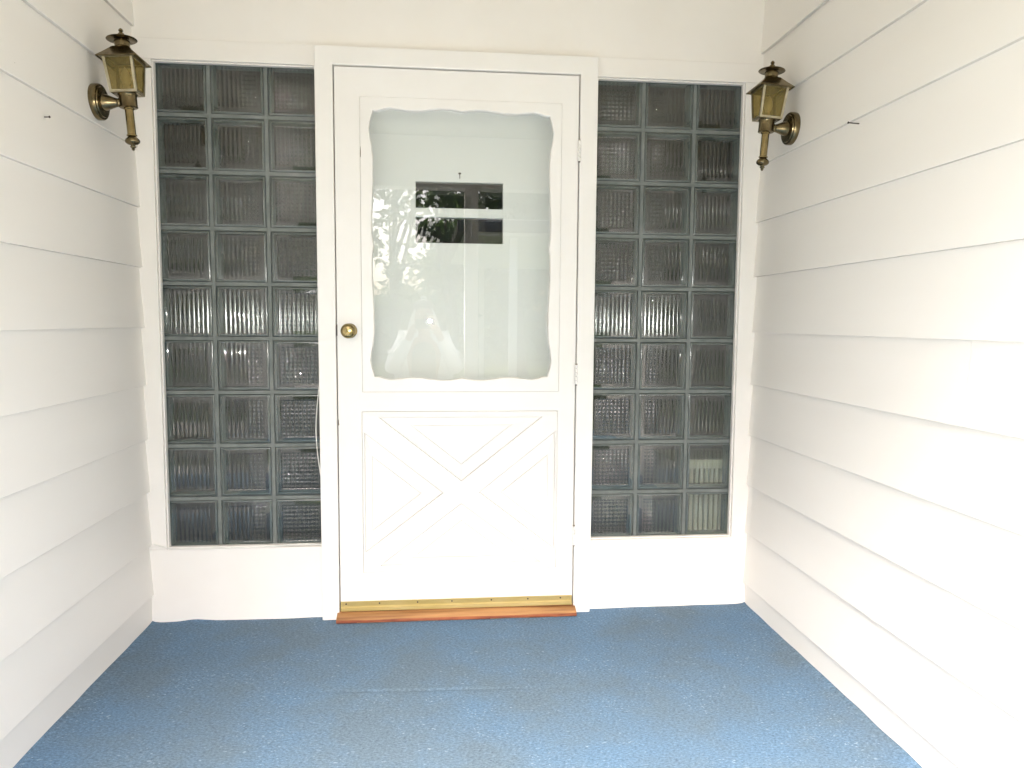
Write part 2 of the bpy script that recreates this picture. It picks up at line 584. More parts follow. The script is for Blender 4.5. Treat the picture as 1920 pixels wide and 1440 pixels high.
# ------------------------------------------------------------------ side walls of lap siding
def siding_wall(side, lip, lips, yend, label, joints):
    s = 1 if side == 'L' else -1        # direction out of the wall into the porch
    root = thing('siding_wall', label, 'wall', (lip - s * 0.03, -1.3, 0))
    a, b = sorted((lip - s * 0.030, lip - s * 0.16))
    MB().box(a, b, yend, 0.10, -0.005, CEIL).build('wall_core', 'paint', root)
    for i, z0 in enumerate(lips):
        z1 = lips[i + 1] + 0.022 if i + 1 < len(lips) else CEIL - 0.002
        segs = [(yend, -0.0235)]
        if i in joints:
            yj = joints[i]
            segs = [(yend, yj - 0.0006), (yj + 0.0006, -0.0235)]
        for (ya, yb) in segs:
            jz = random.uniform(-0.0012, 0.0012)
            jl = random.uniform(-0.0008, 0.0008)
            face0 = lip + s * jl
            th = 0.012
            ztop = z1
            inn = 0.0120 * (z1 - z0) / 0.2
            n = 14
            vs, fs = [], []
            for k in range(n + 1):
                y = ya + (yb - ya) * k / n
                w0 = 0.0011 * noise.noise((y * 1.3, i * 3.1, 0 if side == 'L' else 9))
                w1 = 0.0011 * noise.noise((y * 1.3, i * 3.1 + 5, 0 if side == 'L' else 9))
                zb = z0 + jz + 0.0012 * noise.noise((y * 0.9, i * 1.7, 4))
                fb = face0 + s * w0
                prof = [(fb - s * 0.0012, zb), (fb, zb + 0.0014), (fb - s * inn * 0.5 + s * w1 * 0.5, (zb + ztop) / 2), (fb - s * inn, ztop), (fb - s * (inn + th * 0.6), ztop), (fb - s * th, zb)]
                vs += [(x, y, z) for x, z in prof]
            m = 6
            for k in range(n):
                for q in range(m):
                    q2 = (q + 1) % m
                    fs.append((k * m + q, k * m + q2, (k + 1) * m + q2, (k + 1) * m + q))
            fs.append(tuple(range(m)))
            fs.append(tuple(n * m + q for q in reversed(range(m))))
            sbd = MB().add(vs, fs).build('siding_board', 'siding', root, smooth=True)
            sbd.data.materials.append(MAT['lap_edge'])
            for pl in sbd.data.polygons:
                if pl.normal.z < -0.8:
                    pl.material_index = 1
    # starter strip below the first lip, and a corner board at the open end
    a, b = sorted((lip - s * 0.0095, lip - s * 0.0295))
    MB().box(a, b, yend, -0.0235, -0.004, lips[0] + 0.02).build('base_board', 'siding', root, bevel=0.0015)
    a, b = sorted((lip + s * 0.006, lip - s * 0.165))
    MB().box(a, b, yend - 0.022, yend - 0.002, -0.36, CEIL - 0.01).build('end_board', 'paint', root, bevel=0.002)
    return root


LIPS_L = [0.109, 0.299, 0.500, 0.6945, 0.892, 1.100, 1.315, 1.527, 1.734, 1.946, 2.150, 2.352]
LIPS_R = [0.094, 0.300, 0.492, 0.693, 0.8926, 1.0957, 1.310, 1.519, 1.731, 1.943, 2.149, 2.352]
siding_wall('L', XL, LIPS_L, Y_END_L, 'white lap-siding wall on the left side of the porch', {2: -1.9, 6: -1.55})
siding_wall('R', XR, LIPS_R, Y_END_R, 'white lap-siding wall on the right side of the porch', {4: -1.211, 8: -1.9})

# ------------------------------------------------------------------ entry wall with its trims
ew = thing('entry_wall', 'white painted entry wall framing the door and glass block windows', 'wall', (0.06, 0, 0))
core = plate(MB(), rect(-1.30, 1.42, -0.009, 3.0), [rect(-0.42, 0.53, -0.004, 2.07), rect(BL0 - 0.004, BL0 + 3 * P + 0.004, BZ0 - 0.004, BZ0 + 9 * P + 0.004), rect(BR0 - 0.004, BR0 + 3 * P + 0.004, BZ0 - 0.004, BZ0 + 9 * P + 0.004)], -0.006, 0.10)
core.build('wall_core', 'paint', ew)
MB().box(XL - 0.03, XR + 0.03, -0.0265, -0.0065, 2.1125, CEIL - 0.001).build('upper_panel', 'paint', ew, bevel=0.001)
for a, b in ((XL - 0.03, CX0 - 0.0005), (CX1 + 0.0005, XR + 0.03)):
    MB().box(a, b, -0.031, -0.0065, 2.0415, 2.1120).build('window_header', 'paint', ew, bevel=0.0015)
    MB().box(a, b, -0.030, -0.0065, -0.006, 0.2795).build('lower_panel', 'paint', ew, bevel=0.0015)
MB().box(XL - 0.03, -1.0225, -0.0305, -0.0065, 0.2800, 2.0410).build('corner_trim', 'paint', ew, bevel=0.0015)
MB().box(1.1435, XR + 0.03, -0.0305, -0.0065, 0.2800, 2.0410).build('corner_trim', 'paint', ew, bevel=0.0015)
# thin stop bead round the blocks
for (a, b, z0, z1) in ((-1.0222, -1.0165, 0.286, 2.036), (-1.0222, CX0, 2.0362, 2.0412), (-1.0222, CX0, 0.2802, 0.2858),
                       (1.1375, 1.1432, 0.286, 2.036), (CX1, 1.1432, 2.0362, 2.0412), (CX1, 1.1432, 0.2802, 0.2858)):
    MB().box(a, b, -0.020, -0.0005, z0, z1).build('stop_bead', 'paint', ew, bevel=0.001)

df = thing('door_frame', 'white door casing surrounding the storm door', 'door frame', (0.056, -0.03, 0))
U = [(CX0, 0.0), (DX0 - 0.0035, 0.0), (DX0 - 0.0035, DZ1 + 0.0038), (DX1 + 0.0035, DZ1 + 0.0038), (DX1 + 0.0035, 0.0), (CX1, 0.0), (CX1, CZ1), (CX0, CZ1)]
plate(MB(), U, [], -0.055, 0.06).build('casing', 'door_paint', df, bevel=0.003)
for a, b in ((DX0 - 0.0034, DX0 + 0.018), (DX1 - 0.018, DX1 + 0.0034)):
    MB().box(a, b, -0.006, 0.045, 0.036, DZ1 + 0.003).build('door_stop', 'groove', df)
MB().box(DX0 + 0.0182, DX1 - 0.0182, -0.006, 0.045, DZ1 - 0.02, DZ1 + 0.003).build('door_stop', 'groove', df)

# ------------------------------------------------------------------ wooden threshold
th = thing('door_sill', 'worn orange varnished wooden sill below the door', 'door sill', (0.055, -0.05, 0))
prof = [(-0.090, 0.000), (-0.093, 0.004), (-0.092, 0.013), (-0.086, 0.0165), (-0.056, 0.0285), (0.045, 0.0335), (0.045, 0.000)]
vs, fs = [], []
n = 60
for k in range(n + 1):
    x = -0.401 + (0.510 + 0.401) * k / n
    e = 1.0
    for (py, pz) in prof:
        dent = 0.0016 * noise.noise((x * 14, py * 20, 3)) + (-0.003 * max(0, noise.noise((x * 6, 1, 7))) if py < -0.08 and pz > 0.003 else 0)
        vs.append((x, py + (dent if py < -0.05 else 0), max(0.0, pz + (dent * 0.6 if 0.003 < pz else 0))))
m = len(prof)
for k in range(n):
    for q in range(m):
        q2 = (q + 1) % m
        fs.append((k * m + q, k * m + q2, (k + 1) * m + q2, (k + 1) * m + q))
fs += [tuple(range(m)), tuple(n * m + q for q in reversed(range(m)))]
tb = MB().add(vs, fs).build('tread', 'wood', th, smooth=True)
tb.data.materials.append(MAT['wood_dark'])
for pl in tb.data.polygons:
    if pl.normal.y < -0.75:
        pl.material_index = 1

# ------------------------------------------------------------------ storm door
door = thing('storm_door', 'white storm door with scalloped glass and crossbuck lower panel', 'door', ((DX0 + DX1) / 2, -0.03, DZ0))
GX0, GX1, GZ0, GZ1 = -0.3005, 0.4365, 0.8665, 1.9345      # glazing insert
LX0, LX1, LZ0, LZ1 = -0.3035, 0.4340, 0.1780, 0.7935      # crossbuck panel
Y_B = -0.012
plate(MB(), rect(DX0, DX1, DZ0, DZ1), [rect(GX0, GX1, GZ0, GZ1), rect(LX0, LX1, LZ0, LZ1)], Y_F, Y_B).build('door_slab', 'door_paint', door, bevel=0.0015)
# dark brown backing seen in the hairline joint round the insert
plate(MB(), rect(GX0, GX1, GZ0, GZ1), [rect(GX0 + 0.012, GX1 - 0.012, GZ0 + 0.012, GZ1 - 0.012)], Y_F + 0.006, Y_B).build('joint_backing', 'groove', door)


def interp(tab, s):
    for (s0, v0), (s1, v1) in zip(tab, tab[1:]):
        if s <= s1:
            t = (s - s0) / (s1 - s0)
            t = t * t * (3 - 2 * t) if 0 < s0 and s1 < 1 else t
            return v0 + (v1 - v0) * t
    return tab[-1][1]


TOPP = [(0, 0), (.05, -.0004), (.12, .0075), (.19, .0106), (.28, .0072), (.40, .0026), (.52, .0030), (.64, .0088), (.76, .0130), (.86, .0126), (.94, .0088), (1, .0045)]
SIDP = [(0, 0), (.03, .003), (.08, .0110), (.125, .0146), (.18, .0112), (.26, .0040), (.35, -.0004), (.48, .0004), (.64, .0036), (.80, .0066), (.90, .0062), (.96, .0035), (1, .0002)]
SX0, SX1, SZ0, SZ1 = -0.2540, 0.3920, 0.9245, 1.8865


def scallop(grow=0.0):
    pts = []
    n = 64

    def side(ax, ay, bx, by, nx, ny, tab):
        for k in range(n):
            s = k / n
            h = 1 - abs(2 * s - 1)
            off = interp(tab, h) + grow
            pts.append((ax + (bx - ax) * s + nx * off, ay + (by - ay) * s + ny * off))
    side(SX0, SZ0, SX1, SZ0, 0, -1, TOPP)
    side(SX1, SZ0, SX1, SZ1, 1, 0, SIDP)
    side(SX1, SZ1, SX0, SZ1, 0, 1, TOPP)
    side(SX0, SZ1, SX0, SZ0, -1, 0, SIDP)
    return pts


def offset_loop(lp, d):
    out = []
    n = len(lp)
    for i in range(n):
        a, b = Vector(lp[i - 1]), Vector(lp[(i + 1) % n])
        t = (b - a).normalized()
        out.append((lp[i][0] + t.y * d, lp[i][1] - t.x * d))
    return out


sc_loop = scallop()
edge_loop = offset_loop(sc_loop, 0.0045)
gm = 0.0011
ins = MB()
plate(ins, rect(GX0 + gm, GX1 - gm, GZ0 + gm, GZ1 - gm), [edge_loop], Y_F - 0.0015, Y_B + 0.001)
ins.build('glazing_insert', 'door_paint', door, bevel=0.0)
# rounded scallop lip (a bead that runs from the face down to the glass)
lip = MB()
steps = [(0.0045, Y_F - 0.0014), (0.0030, Y_F - 0.0009), (0.0012, Y_F + 0.0006), (0.0003, Y_F + 0.003), (0.0, Y_F + 0.006), (0.0, Y_F + 0.016), (0.0047, Y_F + 0.016)]
loops = [offset_loop(sc_loop, d) for d, y in steps]
n = len(sc_loop)
vs = [(x, steps[i][1], z) for i, lp in enumerate(loops) for x, z in lp]
fs = []
for i in range(len(steps) - 1):
    for k in range(n):
        k2 = (k + 1) % n
        fs.append((i * n + k, i * n + k2, (i + 1) * n + k2, (i + 1) * n + k))
lip.add(vs, fs).build('scalloped_lip', 'door_paint', door, smooth=True)
# glass pane, turned a fraction of a degree as it sits in its rebate
TILT = R(0.63)
cx = (SX0 + SX1) / 2
mt = Matrix.Translation((cx, -0.0245, 0)) @ Matrix.Rotation(TILT, 4, 'Z') @ Matrix.Translation((-cx, 0, 0))
# one sheet, seen as a single reflecting surface
gpane = MB().add([mt @ Vector((x, 0, z)) for x, z in rect(SX0 - 0.02, SX1 + 0.02, SZ0 - 0.02, SZ1 + 0.02)], [(0, 1, 2, 3)])
gpane.build('glass_pane', 'pane', door)

# crossbuck: flat X members with four raised triangular panels
MX = 0.067
tri_o = {
    'top': [(-0.2405, 0.7705), (MX, 0.5255), (0.3745, 0.7705)],
    'bottom': [(-0.2405, 0.2035), (0.3745, 0.2035), (MX, 0.4400)],
    'left': [(-0.2945, 0.7140), (-0.2945, 0.2560), (-0.0010, 0.4815)],
    'right': [(0.4255, 0.7140), (0.1350, 0.4815), (0.4255, 0.2560)],
}


def shrink(tri, d, ds=None):
    ds = d if ds is None else ds            # inset of the straight (level or upright) side
    c = Vector((sum(p[0] for p in tri) / 3, sum(p[1] for p in tri) / 3))
    out = []
    for i in range(3):
        a, b, e = Vector(tri[i - 1]), Vector(tri[i]), Vector(tri[(i + 1) % 3])
        d1, d2 = (b - a).normalized(), (e - b).normalized()
        n1, n2 = Vector((-d1.y, d1.x)), Vector((-d2.y, d2.x))
        if n1.dot(c - b) < 0:
            n1.negate()
        if n2.dot(c - b) < 0:
            n2.negate()
        e1 = ds if min(abs(d1.x), abs(d1.y)) < 1e-3 else d
        e2 = ds if min(abs(d2.x), abs(d2.y)) < 1e-3 else d
        det = n1.x * n2.y - n1.y * n2.x
        q = b + Vector(((e1 * n2.y - e2 * n1.y) / det, (n1.x * e2 - n2.x * e1) / det))
        out.append((q.x, q.y))
    return out


xb = MB()
gm2 = 0.0010
plate(xb, rect(LX0 + gm2, LX1 - gm2, LZ0 + gm2, LZ1 - gm2), [tri_o[k] for k in tri_o], Y_F - 0.0002, Y_B + 0.002)
xb.build('crossbuck_frame', 'door_paint', door, bevel=0.0018)
MB().box(LX0 + 0.0005, LX1 - 0.0005, Y_F + 0.018, Y_B + 0.0012, LZ0 + 0.0005, LZ1 - 0.0005).build('panel_backing', 'door_paint', door)
# bead along the top and bottom of the crossbuck panel
for z in (0.7815, 0.1895):
    MB().box(LX0 + 0.006, LX1 - 0.006, Y_F - 0.0030, Y_F - 0.0003, z - 0.0045, z + 0.0045).build('bead', 'door_paint', door, bevel=0.0012)
for k in tri_o:
    # quirk groove, bevel rising to the field, second quirk groove, flat field
    prof = [(0.0006, 0.0006, 0.0095), (0.0026, 0.0026, 0.0095), (0.0032, 0.0032, 0.0066), (0.0500, 0.0275, 0.0012), (0.0508, 0.0283, 0.0058), (0.0530, 0.0305, 0.0058), (0.0537, 0.0312, 0.0000)]
    vs = []
    for d_, ds_, y_ in prof:
        vs += [(x, Y_F + y_, z) for x, z in shrink(tri_o[k], d_, ds_)]
    nl_ = len(prof)
    vs += [(x, Y_F + 0.017, z) for x, z in shrink(tri_o[k], 0.0006)]
    fs = [(3 * nl_ - 3, 3 * nl_ - 2, 3 * nl_ - 1), (3 * nl_ + 2, 3 * nl_ + 1, 3 * nl_)]
    for l in range(nl_ - 1):
        for i in range(3):
            j = (i + 1) % 3
            fs.append((l * 3 + i, l * 3 + j, l * 3 + 3 + j, l * 3 + 3 + i))
    for i in range(3):
        j = (i + 1) % 3
        fs.append((i, j, 3 * nl_ + j, 3 * nl_ + i))
    MB().add(vs, fs).build('raised_panel', 'door_paint', door)

# brass sweep with screws
sw = MB()
prof = [(Y_F - 0.0005, 0.0680), (Y_F - 0.0035, 0.0672), (Y_F - 0.0040, 0.0500), (Y_F - 0.0085, 0.0455), (Y_F - 0.0095, 0.0330), (Y_F - 0.0060, 0.0300), (Y_F - 0.0005, 0.0300)]
vs = [(DX0 + 0.001, y, z) for y, z in prof] + [(DX1 - 0.002, y, z) for y, z in prof]
m = len(prof)
fs = [(q, (q + 1) % m, m + (q + 1) % m, m + q) for q in range(m)] + [tuple(range(m)), tuple(m + q for q in reversed(range(m)))]
swo = sw.add(vs, fs).build('brass_sweep', 'sweep', door)
for x in (-0.369, -0.244, -0.100, 0.031, 0.183, 0.325, 0.453):
    MB().lathe([(0.0030, -0.002), (0.0030, 0.001), (0.0018, 0.0020)], (x, Y_F - 0.0040, 0.0590), (0, -1, 0), 10).build('screw', 'dark_metal', swo)
MB().box(DX0 + 0.004, DX1 - 0.004, -0.043, -0.016, 0.0340, DZ0 - 0.0005).build('sweep_gasket', 'groove', door)

# knob
kb = MB().lathe([(0.0001, -0.012), (0.0275, -0.012), (0.0275, -0.009), (0.024, -0.0065), (0.012, -0.004), (0.0095, 0.006), (0.0095, 0.016), (0.015, 0.019), (0.0225, 0.023), (0.0265, 0.029), (0.0272, 0.035), (0.0255, 0.041), (0.0215, 0.0455), (0.0200, 0.0462), (0.0190, 0.0452), (0.010, 0.0475), (0.0001, 0.048)],
                (-0.3445, Y_F - 0.012, 1.0935), (0, -1, 0), 36).build('door_knob', 'brass_bright', door, smooth=True)
# latch bolt in the edge gap and little rust chips where the paint has gone
MB().box(DX0 - 0.0033, DX0 + 0.0012, Y_F - 0.0012, Y_F + 0.012, 1.075, 1.117).build('latch', 'dark_metal', door, bevel=0.0006)
for (x, z, a, b) in ((-0.2990, 1.737, 0.0016, 0.020), (DX0 + 0.0008, 0.757, 0.0018, 0.008), (DX0 + 0.0014, 0.747, 0.0024, 0.005)):
    c = MB().lathe([(0.0001, -0.001), (0.85, -0.001), (1.0, 0.0), (0.0001, 0.0006)], (0, 0, 0), (0, -1, 0), 10)
    c.v = [(x + vx * a, Y_F - 0.0017 + vy * 1.0, z + vz * b * (1 + 0.2 * math.sin(7 * vx))) for vx, vy, vz in c.v]
    c.build('bare_chip', 'groove', door)
# butt hinges on the right edge
for z in (1.763, 0.932, 0.3065):
    h = MB()
    for k in range(5):
        z0 = z - 0.0375 + k * 0.0152
        h.lathe([(0.0058, 0.0006), (0.0062, 0.0012), (0.0062, 0.0140), (0.0058, 0.0146)], (DX1 + 0.0020, Y_F - 0.0095, z0), (0, 0, 1), 14)
    hg = h.build('hinge', 'door_paint', door, smooth=True)
    MB().lathe([(0.0030, -0.041), (0.0044, -0.0395), (0.0044, -0.0380), (0.0026, -0.0378), (0.0026, 0.0378), (0.0044, 0.0382), (0.0048, 0.0400), (0.0025, 0.0418)], (DX1 + 0.0020, Y_F - 0.0095, z), (0, 0, 1), 12).build('hinge_pin', 'groove', hg, smooth=True)

# ------------------------------------------------------------------ inner door behind the glass
YI = 0.052
idoor = thing('inner_door', 'pale inner door with two narrow dark windows behind the storm door glass', 'door', (0.055, YI, 0.04))
S1, S2 = (-0.105, 0.2275, 1.5600, 1.6580), (-0.105, 0.2280, 1.4290, 1.5260)
plate(MB(), rect(DX0 + 0.004, DX1 - 0.004, 0.040, DZ1 - 0.003), [rect(*S1), rect(*S2)], YI, YI + 0.045).build('door_slab', 'inner_door', idoor, bevel=0.0015)
for sx0, sx1, sz0, sz1 in (S1, S2):
    MB().add([(sx0, YI + 0.018, sz0), (sx1, YI + 0.018, sz0), (sx1, YI + 0.018, sz1), (sx0, YI + 0.018, sz1)], [(0, 1, 2, 3)]).build('window_pane', 'slot_pane', idoor)
MB().lathe([(0.0055, 0.0), (0.0055, 0.0016), (0.0014, 0.0018), (0.0014, 0.022)], (0.0620, YI - 0.004, 1.6910), (0, -0.35, -1), 10).build('hook', 'dark_metal', idoor)
MB().lathe([(0.0018, -0.002), (0.0018, 0.004)], (0.0620, YI - 0.002, 1.690), (0, -1, 0), 8).build('hook_pin', 'dark_metal', idoor)


# ------------------------------------------------------------------ glass block windows
FACE = 0.186       # block face
RIB = 0.138        # ribbed field


def ribbed_pane(name, mode):
    """front skin of a block: smooth rounded rim, ribbed field; mode = how far cross ripples run: 0 none, 1 right third, 2 all, -1 left third"""
    lam = 0.0166
    nx = 9 * 8
    nz = 9 * 8 if mode else 18
    half, rh = FACE / 2, RIB / 2
    xs = list(np.linspace(-rh, rh, nx + 1))
    zs = list(np.linspace(-rh, rh, nz + 1))
    rim = [half, half - 0.0012, half - 0.003, half - 0.0055, half - 0.009, half - 0.014, rh + 0.003]
    X = [-a for a in rim] + xs + [a for a in reversed(rim)]
    Z = [-a for a in rim] + zs + [a for a in reversed(rim)]
    k = 2 * math.pi / (RIB / 9)

    def edge_y(d):            # d = distance to the rim of the block
        r = 0.005
        if d >= r:
            return 0.0
        return r - math.sqrt(max(0.0, r * r - (r - d) ** 2))

    vs = []
    for z in Z:
        for x in X:
            d = min(half - abs(x), half - abs(z))
            y = edge_y(d)
            y += (z * z) / (2 * 1.0) + (x * x) / (2 * 3.0)
            if abs(x) < rh and abs(z) < rh:
                f = min(1.0, (rh - abs(x)) / 0.004, (rh - abs(z)) / 0.004)
                y += 0.0016
                y -= f * 0.00078 * math.cos(k * x)
                if mode:
                    u = x / rh
                    amp = 1.0 if mode == 2 else max(0.0, min(1.0, (u * mode - 0.15) * 4.0))
                    y -= f * amp * 0.00075 * math.cos(k * z)
            vs.append((x, y, z))
    W = len(X)
    fs = []
    for j in range(len(Z) - 1):
        for i in range(W - 1):
            a = j * W + i
            fs.append((a, a + 1, a + W + 1, a + W))
    me = bpy.data.meshes.new(name)
    me.from_pydata(vs, [], fs)
    me.materials.append(MAT['block_face'])
    me.materials.append(MAT['block_rim'])
    nr = len(rim)
    mi = []
    for j in range(len(Z) - 1):
        for i in range(W - 1):
            mi.append(0 if 4 <= i < W - 5 and 4 <= j < len(Z) - 5 else 1)
    me.polygons.foreach_set('material_index', mi)
    me.polygons.foreach_set('use_smooth', [True] * len(me.polygons))
    return me


PANE = {m: ribbed_pane('ribbed_pane', m) for m in (0, 1, 2, -1)}


def block_body():
    h, d = FACE / 2, 0.085
    t = 0.0095
    mb = MB()
    # four glass side walls (inner faces slope a little, as in moulded blocks)
    o = [(-h, -h), (h, -h), (h, h), (-h, h)]
    i0 = [(-h + t, -h + t), (h - t, -h + t), (h - t, h - t), (-h + t, h - t)]
    i1 = [(-h + t * 1.25, -h + t * 1.25), (h - t * 1.25, -h + t * 1.25), (h - t * 1.25, h - t * 1.25), (-h + t * 1.25, h - t * 1.25)]
    vs = [(x, 0.0095, z) for x, z in o] + [(x, 0.0095, z) for x, z in i0] + [(x, d / 2, z) for x, z in i1] + [(x, d - 0.006, z) for x, z in i0] + [(x, d, z) for x, z in o]
    fs = []
    for l in range(4):
        for q in range(4):
            q2 = (q + 1) % 4
            fs.append((l * 4 + q, l * 4 + q2, (l + 1) * 4 + q2, (l + 1) * 4 + q))
    for q in range(4):
        q2 = (q + 1) % 4
        fs.append((q, q2, 16 + q2, 16 + q))
    mb.add(vs, fs)
    me = bpy.data.meshes.new('glass_block')
    me.from_pydata(mb.v, [], mb.f)
    me.materials.append(MAT['block_edge'])
    return me


def block_rear():
    h = FACE / 2 - 0.0100
    k = 2 * math.pi / 0.0166
    n = 72
    vs, fs = [], []
    for i in range(n + 1):
        x = -h + 2 * h * i / n
        y = 0.078 - 0.0010 * math.cos(k * x)
        vs += [(x, y, -h), (x, y, h)]
    for i in range(n):
        fs.append((2 * i, 2 * i + 2, 2 * i + 3, 2 * i + 1))
    me = bpy.data.meshes.new('rear_pane')
    me.from_pydata(vs, [], fs)
    me.materials.append(MAT['block_rear'])
    me.polygons.foreach_set('use_smooth', [True] * len(me.polygons))
    return me


BODY, REAR = block_body(), block_rear()


def block_window(x0, label, modes):
    root = thing('glass_block_window', label, 'window', (x0 + 1.5 * P, 0, BZ0), 'glass block windows beside the door')
    # mortar grid
    m = MB()
    holes = []
    for c in range(3):
        for r in range(9):
            cx_, cz_ = x0 + (c + .5) * P, BZ0 + (r + .5) * P
            holes.append(rect(cx_ - FACE / 2 - .0004, cx_ + FACE / 2 + .0004, cz_ - FACE / 2 - .0004, cz_ + FACE / 2 + .0004))
    plate(m, rect(x0 - 0.0035, x0 + 3 * P + 0.0035, BZ0 - 0.0035, BZ0 + 9 * P + 0.0035), holes, 0.0038, 0.086)
    m.build('mortar', 'mortar', root)
    for c in range(3):
        for r in range(9):
            loc = (x0 + (c + .5) * P + random.uniform(-.0008, .0008), random.uniform(0, .0015), BZ0 + (r + .5) * P + random.uniform(-.0008, .0008))
            b = bpy.data.objects.new('glass_block', BODY)
            COL.objects.link(b)
            put_under(b, root)
            b.location = loc
            md = modes[c]
            for nm, me in (('ribbed_pane', PANE[md]), ('rear_pane', REAR)):
                q = bpy.data.objects.new(nm, me)
                COL.objects.link(q)
                q.parent = b
                if nm == 'ribbed_pane':
                    q.rotation_euler = (R(random.uniform(-.5, .5)), 0, R(random.uniform(-.7, .7)))
    return root


block_window(BL0, 'tall glass block window on the left of the door', (0, 1, 2))
block_window(BR0, 'tall glass block window on the right of the door', (2, -1, 0))


# ------------------------------------------------------------------ wall lanterns
def lantern(base, s, label):
    """base: point on the wall; s: +1 sticks out towards +X, -1 towards -X"""
    root = thing('wall_lantern', label, 'lantern', base, 'brass lanterns on the porch walls')
    bx, by, bz = base
    tilt = Matrix.Translation((0.095, 0, 0)) @ Matrix.Rotation(R(-4.0), 4, 'Y') @ Matrix.Translation((-0.095, 0, 0))
    W = Matrix.Translation(base) @ Matrix.Diagonal((s, 1, 1, 1))

    def fin(mb, name, mat, tl=True, smooth=True, bevel=0.0, parent=None):
        if tl:
            mb.xf(tilt)
        mb.xf(W)
        return mb.build(name, mat, parent or root, smooth=smooth, bevel=bevel)

    fin(MB().lathe([(0.0001, -0.006), (0.0535, -0.006), (0.0545, 0.002), (0.0545, 0.014), (0.052, 0.0175), (0.046, 0.0185), (0.0445, 0.0215), (0.030, 0.0235), (0.0001, 0.024)], (0, 0, 0), (1, 0, 0), 40), 'back_plate', 'brass', tl=False)
    fin(MB().lathe([(0.0260, 0.022), (0.0245, 0.030), (0.0200, 0.042), (0.0150, 0.055), (0.0125, 0.064), (0.0140, 0.067), (0.0140, 0.071), (0.0120, 0.074), (0.0120, 0.085)], (0, 0, 0), (1, 0, 0), 24), 'arm', 'brass', tl=False)
    ax = (0.095, 0, 0)
    cup = fin(MB().lathe([(0.020, -0.0165), (0.0262, -0.0145), (0.0262, -0.0115), (0.0255, -0.0105), (0.0255, 0.020), (0.0262, 0.022), (0.030, 0.0258)], ax, (0, 0, 1), 32), 'socket_cup', 'brass')
    stem = fin(MB().lathe([(0.0150, -0.0165), (0.0150, -0.0200), (0.0125, -0.0215), (0.0125, -0.0960), (0.0150, -0.0975), (0.0150, -0.1010), (0.0100, -0.1025)], ax, (0, 0, 1), 24), 'stem', 'brass_bright')
    fin(MB().lathe([(0.0090, -0.1010), (0.0135, -0.1050), (0.0195, -0.1105), (0.0218, -0.1160), (0.0205, -0.1210), (0.0150, -0.1255), (0.0075, -0.1280), (0.0060, -0.1305), (0.0085, -0.1330), (0.0072, -0.1360), (0.0040, -0.1385), (0.0052, -0.1410), (0.0030, -0.1445), (0.0001, -0.1465)], ax, (0, 0, 1), 24), 'drop_finial', 'brass', parent=stem)
    # tapered cage
    zb, zt, hb, ht, yb, yt = 0.0260, 0.1310, 0.0405, 0.0445, 0.0310, 0.0530
    cage = MB()
    corners = [(-1, -1), (1, -1), (1, 1), (-1, 1)]
    t = 0.0075

    def bar(a, b, n_in):
        """flat L-shaped strip between two points, leaning inwards"""
        a, b = Vector(a), Vector(b)
        d = (b - a).normalized()
        u_ = Vector(n_in[0]).normalized()
        v_ = Vector(n_in[1]).normalized()
        vs = []
        for p_ in (a, b):
            vs += [p_, p_ + u_ * t, p_ + u_ * t + v_ * 0.0022, p_ + u_ * 0.0022 + v_ * 0.0022, p_ + u_ * 0.0022 + v_ * t, p_ + v_ * t]
        fs = [(q, (q + 1) % 6, 6 + (q + 1) % 6, 6 + q) for q in range(6)] + [tuple(range(6)), tuple(6 + q for q in reversed(range(6)))]
        cage.add(vs, fs)

    for sx, sy in corners:
        bar((0.095 + sx * hb, sy * yb, zb), (0.095 + sx * ht, sy * yt, zt), ((-sx, 0, 0), (0, -sy, 0)))
    for k in range(4):
        (ax0, ay0), (ax1, ay1) = corners[k], corners[(k + 1) % 4]
        nin = Vector((-(ax0 + ax1) / 2, -(ay0 + ay1) / 2, 0))
        for z, h, hy, zz in ((zb, hb, yb, 1), (zt, ht, yt, -1)):
            a = (0.095 + ax0 * (h - 0.0003), ay0 * (hy - 0.0003), z + zz * 0.0003)
            b = (0.095 + ax1 * (h - 0.0003), ay1 * (hy - 0.0003), z + zz * 0.0003)
            bar(a, b, ((0, 0, zz), nin))
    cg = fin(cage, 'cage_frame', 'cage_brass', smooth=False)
    fin(MB().box(0.095 - hb + 0.003, 0.095 + hb - 0.003, -yb + 0.003, yb - 0.003, zb - 0.0012, zb + 0.0015), 'cage_floor', 'brass', smooth=False, parent=cg)
    for k in range(4):
        (ax0, ay0), (ax1, ay1) = corners[k], corners[(k + 1) % 4]
        e = 0.0034
        vs = [(0.095 + ax0 * (hb - e), ay0 * (yb - e), zb + 0.002), (0.095 + ax1 * (hb - e), ay1 * (yb - e), zb + 0.002),
              (0.095 + ax1 * (ht - e), ay1 * (yt - e), zt - 0.002), (0.095 + ax0 * (ht - e), ay0 * (yt - e), zt - 0.002)]
        fin(MB().add(vs, [(0, 1, 2, 3)]), 'amber_pane', 'amber', smooth=False, parent=cg)
    fin(MB().lathe([(0.010, 0.028), (0.010, 0.052), (0.0085, 0.054), (0.012, 0.062), (0.0155, 0.074), (0.0130, 0.088), (0.006, 0.102), (0.0001, 0.110)], ax, (0, 0, 1), 16), 'bulb', 'cream', parent=cup)
    # hipped roof with a drip edge
    he, hn = 0.0600, 0.0225
    rv = []
    for h, z in ((he - 0.002, zt - 0.006), (he, zt - 0.006), (he, zt - 0.0035), (0.042, zt + 0.014), (hn, zt + 0.0345), (0.001, zt + 0.0345), (0.001, zt + 0.004), (he - 0.004, zt - 0.0035)):
        rv += [(0.095 + sx * h, sy * h, z) for sx, sy in corners]
    nl = len(rv) // 4
    fs = []
